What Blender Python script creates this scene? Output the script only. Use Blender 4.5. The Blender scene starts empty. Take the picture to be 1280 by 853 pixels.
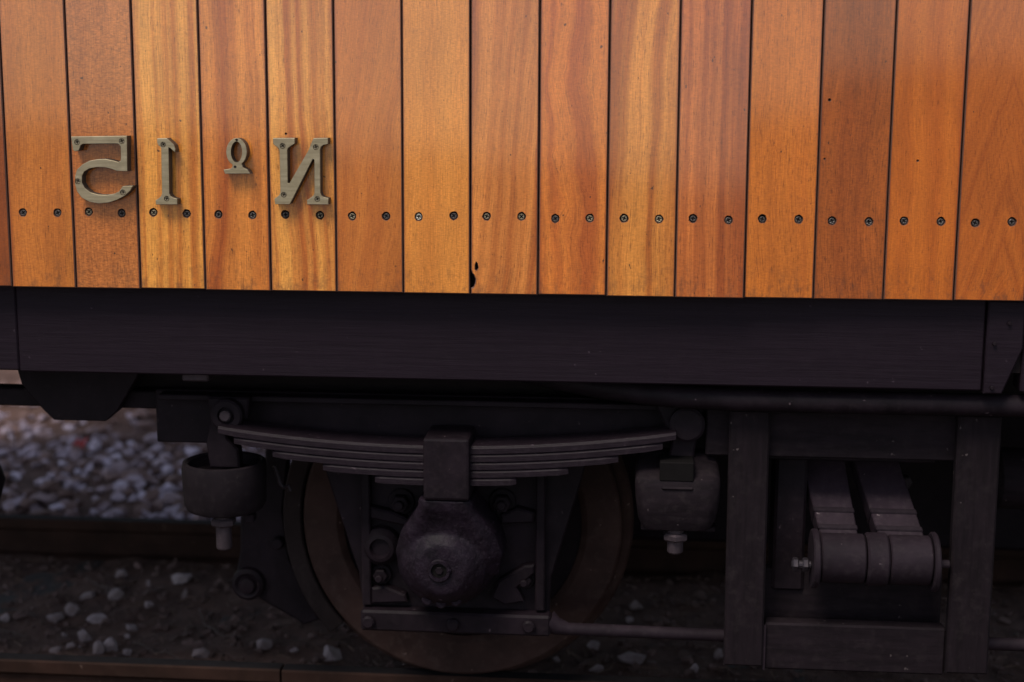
import bpy, bmesh, math, random
import numpy as np
from mathutils import Vector, Matrix, noise

SC = bpy.context.scene
COL = SC.collection
R = math.radians
rng = random.Random(7)

# ------------------------------------------------------------------ camera, sky, sun, exposure
cam_d = bpy.data.cameras.new("camera")
cam = bpy.data.objects.new("camera", cam_d)
COL.objects.link(cam)
CAM_AT = Vector((1.2312, -2.8041, 1.3463))
pitch, yaw, roll = R(9.936), R(4.9215), R(0.174)
cam.location = CAM_AT
cam.rotation_euler = (Matrix.Rotation(yaw, 3, 'Z') @ Matrix.Rotation(R(90) - pitch, 3, 'X') @ Matrix.Rotation(roll, 3, 'Z')).to_euler()
cam_d.sensor_width = 36.0
cam_d.lens = 1850.0 / 1280.0 * 36.0
cam_d.clip_start = 0.05
cam_d.clip_end = 2000
cam_d.dof.use_dof = True
cam_d.dof.focus_distance = 2.88
cam_d.dof.aperture_fstop = 2.1
SC.camera = cam

SUN_EL, SUN_AZ = R(58), R(208)          # azimuth clockwise from +Y: behind the camera, to its left
W = bpy.data.worlds.new("World")
SC.world = W
W.use_nodes = True
wn = W.node_tree
wn.nodes.clear()
sky = wn.nodes.new("ShaderNodeTexSky")
sky.sky_type = 'NISHITA'
sky.sun_disc = False
sky.sun_elevation = SUN_EL
sky.sun_rotation = SUN_AZ
sky.air_density = 1.0
sky.dust_density = 0.7
sky.ozone_density = 1.0
bgn = wn.nodes.new("ShaderNodeBackground")
bgn.inputs["Strength"].default_value = 0.07
won = wn.nodes.new("ShaderNodeOutputWorld")
hsv = wn.nodes.new("ShaderNodeHueSaturation")      # thin overcast: a paler sky
hsv.inputs["Saturation"].default_value = 0.55
wn.links.new(sky.outputs[0], hsv.inputs["Color"])
wn.links.new(hsv.outputs[0], bgn.inputs[0])
wn.links.new(bgn.outputs[0], won.inputs[0])

sun_d = bpy.data.lights.new("sun", 'SUN')
sun_d.energy = 1.5
sun_d.angle = R(22)
sun_d.color = (1.0, 0.93, 0.83)
sun = bpy.data.objects.new("sun", sun_d)
COL.objects.link(sun)
sd = Vector((math.sin(SUN_AZ) * math.cos(SUN_EL), math.cos(SUN_AZ) * math.cos(SUN_EL), math.sin(SUN_EL)))
sun.rotation_euler = sd.to_track_quat('Z', 'Y').to_euler()
sun.location = (0, -6, 8)

SC.view_settings.view_transform = 'Standard'
SC.view_settings.look = 'None'
SC.view_settings.exposure = 1.3
SC.view_settings.gamma = 1.0

# ------------------------------------------------------------------ object helpers
WLOC = {}

def obj(name, bm, mats, parent=None, kind=None, smooth=0.0, origin=None):
    """link a bmesh (world coordinates) as ONE mesh object, its origin at its own middle"""
    me = bpy.data.meshes.new(name)
    if smooth:
        for f in bm.faces:
            f.smooth = True
        for e in bm.edges:
            if len(e.link_faces) == 2 and e.calc_face_angle(0) > smooth:
                e.smooth = False
            elif len(e.link_faces) != 2:
                e.smooth = False
    bm.normal_update()
    if origin is None:
        lo = Vector((min(v.co[i] for v in bm.verts) for i in range(3)))
        hi = Vector((max(v.co[i] for v in bm.verts) for i in range(3)))
        c = (lo + hi) / 2
    else:
        c = Vector(origin)
    for v in bm.verts:
        v.co -= c
    bm.to_mesh(me)
    bm.free()
    for m in (mats if isinstance(mats, (list, tuple)) else [mats]):
        me.materials.append(m)
    o = bpy.data.objects.new(name, me)
    COL.objects.link(o)
    place(o, c, parent)
    if kind:
        o["kind"] = kind
    return o

def place(o, c, parent=None):
    c = Vector(c)
    if parent is not None:
        o.parent = parent
        o.location = c - WLOC[parent]
    else:
        o.location = c
    WLOC[o] = c

def thing(name, label, cat, loc, group=None):
    o = bpy.data.objects.new(name, None)
    o.empty_display_size = 0.1
    COL.objects.link(o)
    place(o, loc)
    tag(o, label, cat, group)
    return o

def tag(o, label=None, cat=None, group=None):
    if label: o["label"] = label
    if cat: o["category"] = cat
    if group: o["group"] = group
    return o

def dup(o, c, parent=None, rot=None):
    d = o.copy()
    COL.objects.link(d)
    d.parent = None
    place(d, c, parent)
    if rot is not None:
        d.rotation_euler = rot
    return d

# ------------------------------------------------------------------ mesh helpers
def NB():
    return bmesh.new()

def box(bm, x0, x1, y0, y1, z0, z1, bev=0.0, mi=0, seg=1):
    r = bmesh.ops.create_cube(bm, size=1.0)
    vs = r["verts"]
    for v in vs:
        v.co = Vector((x0 + (v.co.x + .5) * (x1 - x0), y0 + (v.co.y + .5) * (y1 - y0), z0 + (v.co.z + .5) * (z1 - z0)))
    fs = list({f for v in vs for f in v.link_faces})
    for f in fs:
        f.material_index = mi
    if bev > 0:
        es = list({e for v in vs for e in v.link_edges})
        bmesh.ops.bevel(bm, geom=es, offset=bev, segments=seg, affect='EDGES', profile=0.5, material=-1)
    return vs

def frame(axis):
    a = Vector(axis).normalized()
    h = Vector((0, 0, 1)) if abs(a.z) < .9 else Vector((1, 0, 0))
    u = h.cross(a).normalized()
    return u, a.cross(u), a

def lathe(bm, c, axis, prof, n=32, mi=0, a0=0.0, a1=None):
    """prof: (distance along axis, radius); r = 0 closes it"""
    u, v, a = frame(axis)
    c = Vector(c)
    rings = []
    closed = a1 is None
    cnt = n if closed else n + 1
    span = 2 * math.pi if closed else (a1 - a0)
    for t, r in prof:
        if r <= 1e-7:
            rings.append([bm.verts.new(c + a * t)])
        else:
            rings.append([bm.verts.new(c + a * t + (u * math.cos(a0 + span * k / n) + v * math.sin(a0 + span * k / n)) * r) for k in range(cnt)])
    for A, B in zip(rings, rings[1:]):
        for k in range(n):
            k2 = (k + 1) % cnt
            q = []
            if len(A) == 1 and len(B) == 1:
                continue
            if len(A) == 1: q = [A[0], B[k], B[k2]]
            elif len(B) == 1: q = [A[k], B[0], A[k2]]
            else: q = [A[k], B[k], B[k2], A[k2]]
            try:
                bm.faces.new(q).material_index = mi
            except ValueError:
                pass
    bmesh.ops.recalc_face_normals(bm, faces=bm.faces)

def rod(bm, p0, p1, r, n=16, mi=0, bev=0.0):
    p0, p1 = Vector(p0), Vector(p1)
    L = (p1 - p0).length
    b = min(bev, L * .4, r * .6)
    if b > 0:
        prof = [(0, 0), (0, r - b), (b, r), (L - b, r), (L, r - b), (L, 0)]
    else:
        prof = [(0, 0), (0, r), (L, r), (L, 0)]
    lathe(bm, p0, p1 - p0, prof, n, mi)

def tube(bm, pts, r, n=10, mi=0):
    pts = [Vector(p) for p in pts]
    rs = r if isinstance(r, (list, tuple)) else [r] * len(pts)
    rings = []
    u = None
    for i, p in enumerate(pts):
        t = (pts[min(i + 1, len(pts) - 1)] - pts[max(i - 1, 0)]).normalized()
        if u is None:
            u = frame(t)[0]
        u = (u - t * u.dot(t)).normalized()
        v = t.cross(u)
        rings.append([bm.verts.new(p + (u * math.cos(2 * math.pi * k / n) + v * math.sin(2 * math.pi * k / n)) * rs[i]) for k in range(n)])
    for A, B in zip(rings, rings[1:]):
        for k in range(n):
            bm.faces.new([A[k], B[k], B[(k + 1) % n], A[(k + 1) % n]]).material_index = mi
    bm.faces.new(rings[0]).material_index = mi
    bm.faces.new(rings[-1]).material_index = mi
    bmesh.ops.recalc_face_normals(bm, faces=bm.faces)

def loop_edges(bm, pts):
    vs = [bm.verts.new(p) for p in pts]
    return vs, [bm.edges.new((vs[i], vs[(i + 1) % len(vs)])) for i in range(len(vs))]

def plate(bm, outer, holes, y0, y1, bev=0.0, mi=0, side_mi=None, axis='Y', hole_bev=None, bev_mi=None):
    """outline (x, z) with holes, thick from y0 (front) to y1; front rim bevelled"""
    side_mi = mi if side_mi is None else side_mi
    P = (lambda x, z, y: Vector((x, y, z))) if axis == 'Y' else (lambda x, z, y: Vector((y, x, z)))
    yb = y0 + bev
    def inset(pts, d):
        n = len(pts); out = []
        area = sum(pts[i][0] * pts[(i + 1) % n][1] - pts[(i + 1) % n][0] * pts[i][1] for i in range(n))
        s = 1 if area > 0 else -1
        for i in range(n):
            a, b, c = pts[i - 1], pts[i], pts[(i + 1) % n]
            d1 = Vector((b[0] - a[0], b[1] - a[1])); d2 = Vector((c[0] - b[0], c[1] - b[1]))
            if d1.length < 1e-9 or d2.length < 1e-9:
                out.append(b); continue
            d1.normalize(); d2.normalize()
            n1 = Vector((-d1.y, d1.x)) * s; n2 = Vector((-d2.y, d2.x)) * s
            m = n1 + n2
            if m.length < 1e-6:
                m = n1
            m.normalize()
            k = d / max(0.45, m.dot(n1))
            out.append((b[0] + m.x * k, b[1] + m.y * k))
        return out
    loops = [(outer, 1)] + [(h, -1) for h in holes]
    fe, be = [], []
    for pts, sgn in loops:
        hb = bev if (sgn > 0 or hole_bev is None) else hole_bev
        fp = inset(pts, hb * sgn) if bev > 0 else pts
        fv, e1 = loop_edges(bm, [P(x, z, y0) for x, z in fp])
        bv, e2 = loop_edges(bm, [P(x, z, y1) for x, z in pts])
        fe += e1; be += e2
        mv = fv
        n = len(pts)
        if bev > 0:
            mv = [bm.verts.new(P(x, z, yb)) for x, z in pts]
            for i in range(n):
                bm.faces.new([fv[i], fv[(i + 1) % n], mv[(i + 1) % n], mv[i]]).material_index = side_mi if bev_mi is None else bev_mi
        for i in range(n):
            bm.faces.new([mv[i], mv[(i + 1) % n], bv[(i + 1) % n], bv[i]]).material_index = side_mi
    for es in (fe, be):
        r = bmesh.ops.triangle_fill(bm, use_beauty=True, use_dissolve=False, edges=es)
        for g in r["geom"]:
            if isinstance(g, bmesh.types.BMFace):
                g.material_index = mi
    bmesh.ops.recalc_face_normals(bm, faces=bm.faces)

def circ(cx, cz, r, n=14, ph=0.0, rz=None):
    return [(cx + r * math.cos(ph + 2 * math.pi * k / n), cz + (rz or r) * math.sin(ph + 2 * math.pi * k / n)) for k in range(n)]

def hexnut(bm, c, axis, r, h, mi=0):
    rod(bm, Vector(c), Vector(c) + Vector(axis).normalized() * h, r, 6, mi, bev=r * .14)

# ------------------------------------------------------------------ materials
class NT:
    def __init__(s, name):
        s.m = bpy.data.materials.new(name)
        s.m.use_nodes = True
        s.t = s.m.node_tree
        s.t.nodes.clear()
        s.out = s.n("ShaderNodeOutputMaterial")
        s.b = s.n("ShaderNodeBsdfPrincipled")
        s.l(s.b.outputs[0], s.out.inputs[0])
    def n(s, typ, **kw):
        nd = s.t.nodes.new(typ)
        for k, v in kw.items():
            setattr(nd, k, v)
        return nd
    def l(s, a, b):
        s.t.links.new(a, b)
    def set(s, sock, v):
        if isinstance(v, bpy.types.NodeSocket):
            s.l(v, sock)
        else:
            sock.default_value = v
    def coord(s, which="Object"):
        return s.n("ShaderNodeTexCoord").outputs[which]
    def math(s, op, a, b=0.0, c=0.0, clamp=False):
        nd = s.n("ShaderNodeMath", operation=op, use_clamp=clamp)
        for i, v in enumerate((a, b, c)):
            s.set(nd.inputs[i], v)
        return nd.outputs[0]
    def vec(s, x, y, z):
        nd = s.n("ShaderNodeCombineXYZ")
        for i, v in enumerate((x, y, z)):
            s.set(nd.inputs[i], v)
        return nd.outputs[0]
    def noise(s, v, scale=1.0, detail=2.0, rough=0.5, dist=0.0):
        nd = s.n("ShaderNodeTexNoise")
        if v is not None:
            s.l(v, nd.inputs["Vector"])
        nd.inputs["Scale"].default_value = scale
        nd.inputs["Detail"].default_value = detail
        nd.inputs["Roughness"].default_value = rough
        nd.inputs["Distortion"].default_value = dist
        return nd.outputs[0]
    def ramp(s, f, stops):
        nd = s.n("ShaderNodeValToRGB")
        s.l(f, nd.inputs[0])
        e = nd.color_ramp.elements
        while len(e) < len(stops):
            e.new(0.5)
        for el, (p, c) in zip(e, stops):
            el.position = p
            el.color = (c, c, c, 1) if isinstance(c, (int, float)) else (*c, 1)
        return nd.outputs[0]
    def mix(s, f, a, b, mode='MIX'):
        nd = s.n("ShaderNodeMix", data_type='RGBA', blend_type=mode)
        s.set(nd.inputs[0], f)
        for i, v in ((6, a), (7, b)):
            if isinstance(v, tuple):
                nd.inputs[i].default_value = (*v, 1) if len(v) == 3 else v
            else:
                s.l(v, nd.inputs[i])
        return nd.outputs[2]
    def bump(s, h, strength=0.3, dist=0.002):
        nd = s.n("ShaderNodeBump")
        nd.inputs["Strength"].default_value = strength
        nd.inputs["Distance"].default_value = dist
        s.l(h, nd.inputs["Height"])
        s.l(nd.outputs[0], s.b.inputs["Normal"])
    def P(s, **kw):
        for k, v in kw.items():
            k = {"color": "Base Color", "rough": "Roughness", "metal": "Metallic", "spec": "Specular IOR Level", "coat": "Coat Weight", "coat_rough": "Coat Roughness"}.get(k, k)
            i = s.b.inputs[k]
            if isinstance(v, tuple) and len(v) == 3:
                v = (*v, 1)
            s.set(i, v)
        return s.m

def srgb(r, g, b, k=1.0):
    f = lambda c: ((c / 255 + .055) / 1.055) ** 2.4 if c > 10 else c / 255 / 12.92
    return (f(r) * k, f(g) * k, f(b) * k)

def paint(name, color, rough=0.5, var=0.35, dust=(0.10, 0.085, 0.08), dust_amt=0.25, scale=9.0, metal=0.0, bump=0.25, streak=None, spec=0.09, coat=0.0):
    m = NT(name)
    co = m.coord()
    if streak:
        mp = m.n("ShaderNodeMapping")
        mp.inputs["Scale"].default_value = streak
        m.l(co, mp.inputs["Vector"])
        sv = mp.outputs[0]
    else:
        sv = co
    a = m.noise(sv, scale, 5, .6, .3)
    b = m.noise(co, scale * 6, 4, .65)
    c = m.noise(co, scale * .35, 3, .5)
    dk = tuple(x * (1 - var) for x in color)
    lt = tuple(min(1, x * (1 + var)) for x in color)
    base = m.mix(m.ramp(a, [(.32, 0), (.68, 1)]), dk, lt)
    d = m.math('MULTIPLY', m.ramp(b, [(.5, 0), (.74, 1)]), m.ramp(c, [(.35, .25), (.7, 1)]))
    base = m.mix(m.math('MULTIPLY', d, dust_amt), base, dust)
    tk = m.noise(co, 62, 2, .55)
    base = m.mix(m.math('MULTIPLY', m.ramp(tk, [(.72, 0), (.77, 1)]), .6), base, tuple(min(.3, v * 2.6) for v in dust))
    m.P(color=base, spec=spec, rough=m.math('ADD', m.math('MULTIPLY', b, .35), rough - .17), metal=metal, coat=coat)
    if bump:
        m.bump(m.math('ADD', a, m.math('MULTIPLY', b, .5)), bump, .003)
    return m.m

def wood(name, seed, light, dark, k=22.0, con=1.0, warp=.02, slant=0.0, grain=1.0, fleck=.4, swirl=0.0, arch=None, rough=.3):
    """varnished ribbon-striped mahogany; grain runs along local z"""
    m = NT(name)
    co = m.coord()
    sp = m.n("ShaderNodeSeparateXYZ")
    m.l(co, sp.inputs[0])
    x, y, z = sp.outputs
    s1 = seed * 7.13
    # slow wander of the stripes
    w1 = m.noise(m.vec(m.math('MULTIPLY', x, 4), s1, m.math('MULTIPLY', z, 2.3)), 1, 2, .5)
    w2 = m.noise(m.vec(m.math('MULTIPLY', x, 14), s1 + 3, m.math('MULTIPLY', z, 9)), 1, 3, .55)
    xw = m.math('ADD', x, m.math('MULTIPLY', m.math('SUBTRACT', w1, .5), warp * 3))
    xw = m.math('ADD', xw, m.math('MULTIPLY', m.math('SUBTRACT', w2, .5), warp * .35 + swirl))
    xw = m.math('ADD', xw, m.math('MULTIPLY', z, slant))
    st = m.noise(m.vec(m.math('MULTIPLY', xw, k * 3.2), s1 + 9, m.math('MULTIPLY', z, .55)), 1, 2.5, .55)
    if arch:
        dx = m.math('SUBTRACT', x, arch[0]); dz = m.math('SUBTRACT', z, arch[1])
        rr = m.math('ADD', m.math('ABSOLUTE', m.math('MULTIPLY', dx, 2.6)), m.math('MULTIPLY', dz, arch[2]))
        rr = m.math('ADD', rr, m.math('MULTIPLY', m.math('SUBTRACT', w2, .5), .06))
        st = m.noise(m.vec(m.math('MULTIPLY', rr, 26), s1, m.math('MULTIPLY', x, 3)), 1, 3, .6)
    stf = m.ramp(st, [(.5 - .2 / con, 0), (.5 + .2 / con, 1)])
    col = m.mix(stf, dark, light)
    # fine fibre
    fb = m.noise(m.vec(m.math('MULTIPLY', xw, 620), s1, m.math('MULTIPLY', z, 14)), 1, 4, .6)
    col = m.mix(min(1, .6 * grain), col, m.mix(1.0, col, m.ramp(fb, [(.28, .50), (.72, 1.28)]), 'MULTIPLY'))
    # short dark pores
    po = m.noise(m.vec(m.math('MULTIPLY', x, 620), s1 + 5, m.math('MULTIPLY', z, 55)), 1, 2, .5)
    pf = m.ramp(po, [(.60, 0), (.70, 1)])
    col = m.mix(m.math('MULTIPLY', pf, .6 * grain), col, tuple(c * .32 for c in dark))
    # cross figure
    fl = m.noise(m.vec(m.math('MULTIPLY', x, 150), s1 + 2, m.math('MULTIPLY', z, 400)), 1, 3, .6)
    col = m.mix(fleck, col, m.mix(1.0, col, m.ramp(fl, [(.3, .55), (.7, 1.35)]), 'MULTIPLY'))
    # uneven staining
    bl = m.noise(m.vec(m.math('MULTIPLY', x, 8), s1 + 4, m.math('MULTIPLY', z, 4)), 1, 4, .6)
    col = m.mix(.6, col, m.mix(1.0, col, m.ramp(bl, [(.3, (.72, .66, .60)), (.7, (1.18, 1.16, 1.12))]), 'MULTIPLY'))
    # stain gathered along the two long edges
    ed = m.math('ABSOLUTE', x)
    edn = m.math('ADD', ed, m.math('MULTIPLY', m.math('SUBTRACT', bl, .5), .012))
    ef = m.ramp(m.math('MULTIPLY', edn, 10), [(.585, 0), (.64, 1)])
    col = m.mix(m.math('MULTIPLY', ef, .75), col, tuple(c * f for c, f in zip(dark, (.55, .4, .4))))
    # scattered dark pinpricks
    sk = m.noise(m.vec(m.math('MULTIPLY', x, 110), s1 + 8, m.math('MULTIPLY', z, 70)), 1, 1, .5)
    col = m.mix(m.math('MULTIPLY', m.ramp(sk, [(.765, 0), (.80, 1)]), .8), col, (.02, .01, .006))
    # grime drawn up from the bottom end
    gm = m.math('MULTIPLY', m.ramp(m.noise(m.vec(m.math('MULTIPLY', x, 60), s1 + 6, m.math('MULTIPLY', z, 32)), 1, 4, .7), [(.5, 0), (.66, 1)]),
                m.ramp(m.math('ADD', m.math('MULTIPLY', z, -10), -2.65), [(.1, 0), (.95, 1)]))
    col = m.mix(m.math('MULTIPLY', gm, .55), col, (.06, .026, .014))
    m.P(color=col, rough=m.math('ADD', rough - .06, m.math('MULTIPLY', bl, .14)), spec=.12, coat=1.0, coat_rough=.09, **{"Coat IOR": 1.62})
    m.bump(m.math('ADD', fb, m.math('MULTIPLY', fl, .6)), .12, .0008)
    return m.m

def flat(name, color, rough=.6, metal=0.0, spec=.5):
    m = NT(name)
    n = m.noise(m.coord(), 60, 3, .6)
    c = m.mix(n, tuple(v * .75 for v in color), tuple(v * 1.25 for v in color))
    return m.P(color=c, rough=rough, metal=metal, spec=spec)

# plank colours as in the photograph, left to right (light, dark)
WK = 0.97
PL = [
    ((163, 88, 29), (128, 59, 17), dict(k=9, con=.8)),
    ((195, 117, 43), (171, 94, 32), dict(k=8, con=.8, fleck=.45)),
    ((200, 124, 58), (166, 92, 40), dict(k=7, con=.7, fleck=.8)),
    ((218, 146, 62), (176, 94, 28), dict(k=11, con=1.95, warp=.014)),
    ((208, 126, 50), (160, 78, 23), dict(k=10, con=1.6, warp=.022)),
    ((220, 148, 66), (172, 92, 32), dict(k=14, con=1.6, warp=.022, slant=.04)),
    ((199, 119, 46), (167, 88, 29), dict(k=8, con=.9, slant=-.12)),
    ((216, 139, 57), (197, 117, 43), dict(k=7, con=.7, fleck=.5)),
    ((206, 126, 56), (162, 84, 30), dict(k=11, con=1.6, slant=-.10, warp=.016)),
    ((208, 120, 44), (166, 82, 27), dict(k=9, con=1.2, swirl=.022, warp=.045)),
    ((205, 130, 53), (158, 82, 24), dict(k=10, con=1.9, slant=-.05)),
    ((200, 112, 46), (154, 75, 26), dict(k=12, con=1.6, warp=.010)),
    ((199, 113, 35), (169, 84, 23), dict(k=7, con=.9)),
    ((168, 88, 29), (138, 66, 19), dict(k=7, con=.7, grain=1.3, fleck=.5)),
    ((193, 104, 28), (161, 77, 18), dict(k=6, con=1.0)),
    ((184, 98, 28), (152, 73, 17), dict(k=9, con=.8, arch=(.02, -.12, .8), warp=.09)),
    ((173, 90, 26), (142, 67, 17), dict(k=9, con=1.0)),
]
WOODS = [wood("mahogany_%s" % chr(97 + i), i + 1, srgb(*a, WK), srgb(*b, WK), **kw) for i, (a, b, kw) in enumerate(PL)]
M_GAP = flat("stained_groove", (.085, .034, .020), .6)
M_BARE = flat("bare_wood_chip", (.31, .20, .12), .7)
M_BACK = flat("dark_backing", (.014, .010, .0105), .8, spec=.06)
M_HOLE = flat("screw_hole_rim", (.05, .032, .024), .6)
M_BEAM = paint("black_painted_timber", (0.0104, 0.0061, 0.0097), .55, .14, (.024, .017, .022), .14, 6, streak=(1.2, 8, 26), bump=.3)
M_IRON = paint("black_painted_iron", (0.0081, 0.0050, 0.0071), .6, .4, (.032, .022, .025), .3, 11)
M_SPRING = paint("dark_spring_steel", (0.0112, 0.0071, 0.0101), .5, .3, (.04, .028, .034), .3, 14, streak=(2, 8, 30))
M_GREASE = paint("greasy_black_iron", (.0078, .0046, .0080), .52, .5, (.045, .031, .042), .4, 26, bump=.9, spec=.11)
M_RUST = paint("rusty_steel", (.023, .0110, .0080), .75, .35, (.05, .033, .026), .35, 9)
M_WHEEL = paint("wheel_steel", (0.0295, 0.0158, 0.0137), .62, .3, (.085, .06, .052), .35, 8)
M_SHOE = paint("brake_cast_iron", (0.0145, 0.0095, 0.0095), .7, .3, (.045, .034, .033), .4, 10)
M_RAILTOP = paint("worn_head_reflection", (.0095, .0080, .0090), .8, .3, (.02, .016, .016), .3, 20, bump=.1, spec=.05)  # near-black colour paints the dark underside mirrored in the rail top
M_DUSTY = paint("dusty_step_timber", (0.0084, 0.0053, 0.0070), .75, .3, (.036, .028, .028), .35, 8, streak=(1.5, 10, 10))
M_POST = paint("dusty_post_timber", (0.0081, 0.0051, 0.0067), .75, .3, (.036, .028, .028), .35, 8, streak=(10, 10, 1.2))
M_BARS = paint("brown_dusty_iron", (0.0134, 0.0086, 0.0119), .68, .3, (.045, .035, .037), .35, 12)
M_ARM = paint("lightened_dusty_iron", (0.0202, 0.0128, 0.0176), .68, .3, (.07, .055, .056), .35, 12)  # dusty iron with light added in its colour, offsets shade under the floor
M_STEEL = paint("bare_zinc_steel", (0.0330, 0.0276, 0.0330), .5, .35, (.1, .08, .075), .3, 40, metal=.6, bump=.1)
M_BOLT = paint("dull_bolt_steel", (0.0405, 0.0300, 0.0348), .55, .3, (.1, .08, .08), .3, 30, metal=.4)
M_RUBBER = paint("black_rubber", (0.0081, 0.0055, 0.0070), .7, .3, (.035, .028, .028), .3, 10)

def brass():
    m = NT("aged_brass")
    co = m.coord()
    mp = m.n("ShaderNodeMapping"); mp.inputs["Scale"].default_value = (14, 14, 160); mp.inputs["Rotation"].default_value = (0, R(35), 0)
    m.l(co, mp.inputs[0])
    br = m.noise(mp.outputs[0], 1, 4, .6)
    bl = m.noise(co, 45, 4, .6)
    c = m.mix(m.ramp(br, [(.3, 0), (.7, 1)]), (.225, .178, .105), (.37, .30, .195))
    c = m.mix(m.math('MULTIPLY', m.ramp(bl, [(.45, 0), (.7, 1)]), .55), c, (.20, .155, .095))
    m.P(color=c, metal=.6, rough=m.math('ADD', .36, m.math('MULTIPLY', bl, .2)))
    m.bump(br, .12, .0006)
    return m.m
M_BRASS = brass()
M_BRASS_SIDE = flat("brass_dark_edge", (.055, .040, .027), .55, .3)
M_SCREW_A = flat("dark_screw", (.075, .062, .058), .45, .4)
M_SCREW_B = flat("zinc_screw", (.33, .31, .27), .42, .7)
M_SCREW_C = flat("brass_screw", (.22, .18, .125), .45, .6)
M_SLOT = flat("recess_shade", (.006, .005, .005), .8, spec=.05)  # near-black, puts the shade of slots and recesses into colour

# ------------------------------------------------------------------ the setting
def pale_ground():
    m = NT("gravel_ground")
    co = m.coord()
    v = m.n("ShaderNodeTexVoronoi"); v.inputs["Scale"].default_value = 22
    m.l(co, v.inputs["Vector"])
    n1 = m.noise(co, .6, 4, .6)
    sp = m.n("ShaderNodeSeparateColor"); m.l(v.outputs["Color"], sp.inputs[0])
    c = m.mix(sp.outputs[0], (.06, .048, .045), (.15, .125, .12))
    c = m.mix(1.0, c, m.ramp(n1, [(.3, .75), (.7, 1.1)]), 'MULTIPLY')
    m.P(color=c, rough=.95, spec=.2)
    m.bump(v.outputs["Distance"], .6, .02)
    return m.m

def paving():
    m = NT("platform_paving")
    co = m.coord()
    b = m.n("ShaderNodeTexBrick"); b.inputs["Scale"].default_value = 1.6
    b.inputs["Mortar Size"].default_value = .012
    b.inputs["Color1"].default_value = (.11, .10, .096, 1); b.inputs["Color2"].default_value = (.13, .12, .115, 1); b.inputs["Mortar"].default_value = (.06, .055, .05, 1)
    m.l(co, b.inputs["Vector"])
    n1 = m.noise(co, 1.3, 5, .6); n2 = m.noise(co, 40, 3, .6)
    c = m.mix(1.0, b.outputs["Color"], m.ramp(n1, [(.3, .78), (.7, 1.1)]), 'MULTIPLY')
    c = m.mix(.4, c, m.mix(1.0, c, m.ramp(n2, [(.3, .8), (.7, 1.2)]), 'MULTIPLY'))
    m.P(color=c, rough=.85, spec=.3)
    return m.m

def rough_grid(name, x0, x1, y0, y1, nx, ny, zf, mat, kind):
    vs = []
    for j in range(ny + 1):
        for i in range(nx + 1):
            x = x0 + (x1 - x0) * i / nx; y = y0 + (y1 - y0) * j / ny
            vs.append((x, y, zf(x, y)))
    fs = [(j * (nx + 1) + i, j * (nx + 1) + i + 1, (j + 1) * (nx + 1) + i + 1, (j + 1) * (nx + 1) + i) for j in range(ny) for i in range(nx)]
    me = bpy.data.meshes.new(name)
    me.from_pydata(vs, [], fs)
    me.materials.append(mat)
    for p in me.polygons: p.use_smooth = True
    o = bpy.data.objects.new(name, me)
    COL.objects.link(o)
    o["kind"] = kind
    WLOC[o] = Vector((0, 0, 0))
    return o

bm = NB()
vs = [bm.verts.new((x, y, -.19)) for x, y in ((-400, -400), (400, -400), (400, 400), (-400, 400))]
bm.faces.new(vs)
obj("ground", bm, pale_ground(), kind="structure", origin=(0, 0, -.19))
bm = NB()
box(bm, -60, 60, -60, -1.05, -.6, -.02)
box(bm, -60, 60, -1.05, -.80, -.6, -.012, .01)
obj("platform", bm, paving(), kind="structure", origin=(0, -2, 0))

def dirt_mat(nm="brown_dirt", k=1.0):
    m = NT(nm)
    co = m.coord()
    a = m.noise(co, 9, 6, .65); b = m.noise(co, 55, 5, .7); c2 = m.noise(co, 240, 3, .6)
    c = m.mix(m.ramp(a, [(.35, 0), (.68, 1)]), tuple(v * k for v in (.058, .033, .028)), tuple(v * k for v in (.125, .073, .060)))
    c = m.mix(m.math('MULTIPLY', m.ramp(b, [(.52, 0), (.72, 1)]), .6), c, (.15, .105, .088))
    c = m.mix(.5, c, m.mix(1.0, c, m.ramp(c2, [(.3, .55), (.7, 1.4)]), 'MULTIPLY'))
    m.P(color=c, rough=.95, spec=.15)
    m.bump(m.math('ADD', b, c2), .7, .006)
    return m.m
M_DIRT = dirt_mat()
M_BED = dirt_mat("ballast_sand", 1.05)

def dirt_z(x, y):
    n = noise.noise(Vector((x * 3.1, y * 3.1, 1.7))) * .014 + noise.noise(Vector((x * 11, y * 11, 4.2))) * .008 + noise.noise(Vector((x * 37, y * 37, 9))) * .0045
    return -.116 + n
rough_grid("dirt", -2.6, 3.6, .44, 1.49, 300, 54, dirt_z, M_DIRT, "structure")

def shoulder_z(x, y):
    if y < 1.55:
        return -.115
    t = min(1.0, (y - 1.55) / .5)
    n = noise.noise(Vector((x * 1.6, y * 1.6, 3))) * .03
    return -.115 + t * .05 + min(.55, max(0, y - 2.95) * .24) + n * t
def front_z(x, y):
    return -.135 + noise.noise(Vector((x * 4, y * 4, 8))) * .012
rough_grid("ballast_bed", -5, 5, 1.5, 9, 80, 60, shoulder_z, M_BED, "structure")
rough_grid("trackside", -2.6, 3.6, -.80, .42, 140, 30, front_z, M_DIRT, "structure")

# ------------------------------------------------------------------ rails and sleepers
def rail_profile(y0, face):
    """head from y0 (outer/near edge) 45 mm wide; z 0 down to -0.122"""
    h = [(0, -.004), (.004, 0), (.041, 0), (.045, -.004), (.045, -.030), (.040, -.036), (.0285, -.042), (.0285, -.100), (.034, -.108),
         (.0665, -.114), (.0665, -.122), (-.0215, -.122), (-.0215, -.114), (.011, -.108), (.0165, -.100), (.0165, -.042), (.005, -.036), (0, -.030)]
    return [(y0 + y, z) for y, z in h]

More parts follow.
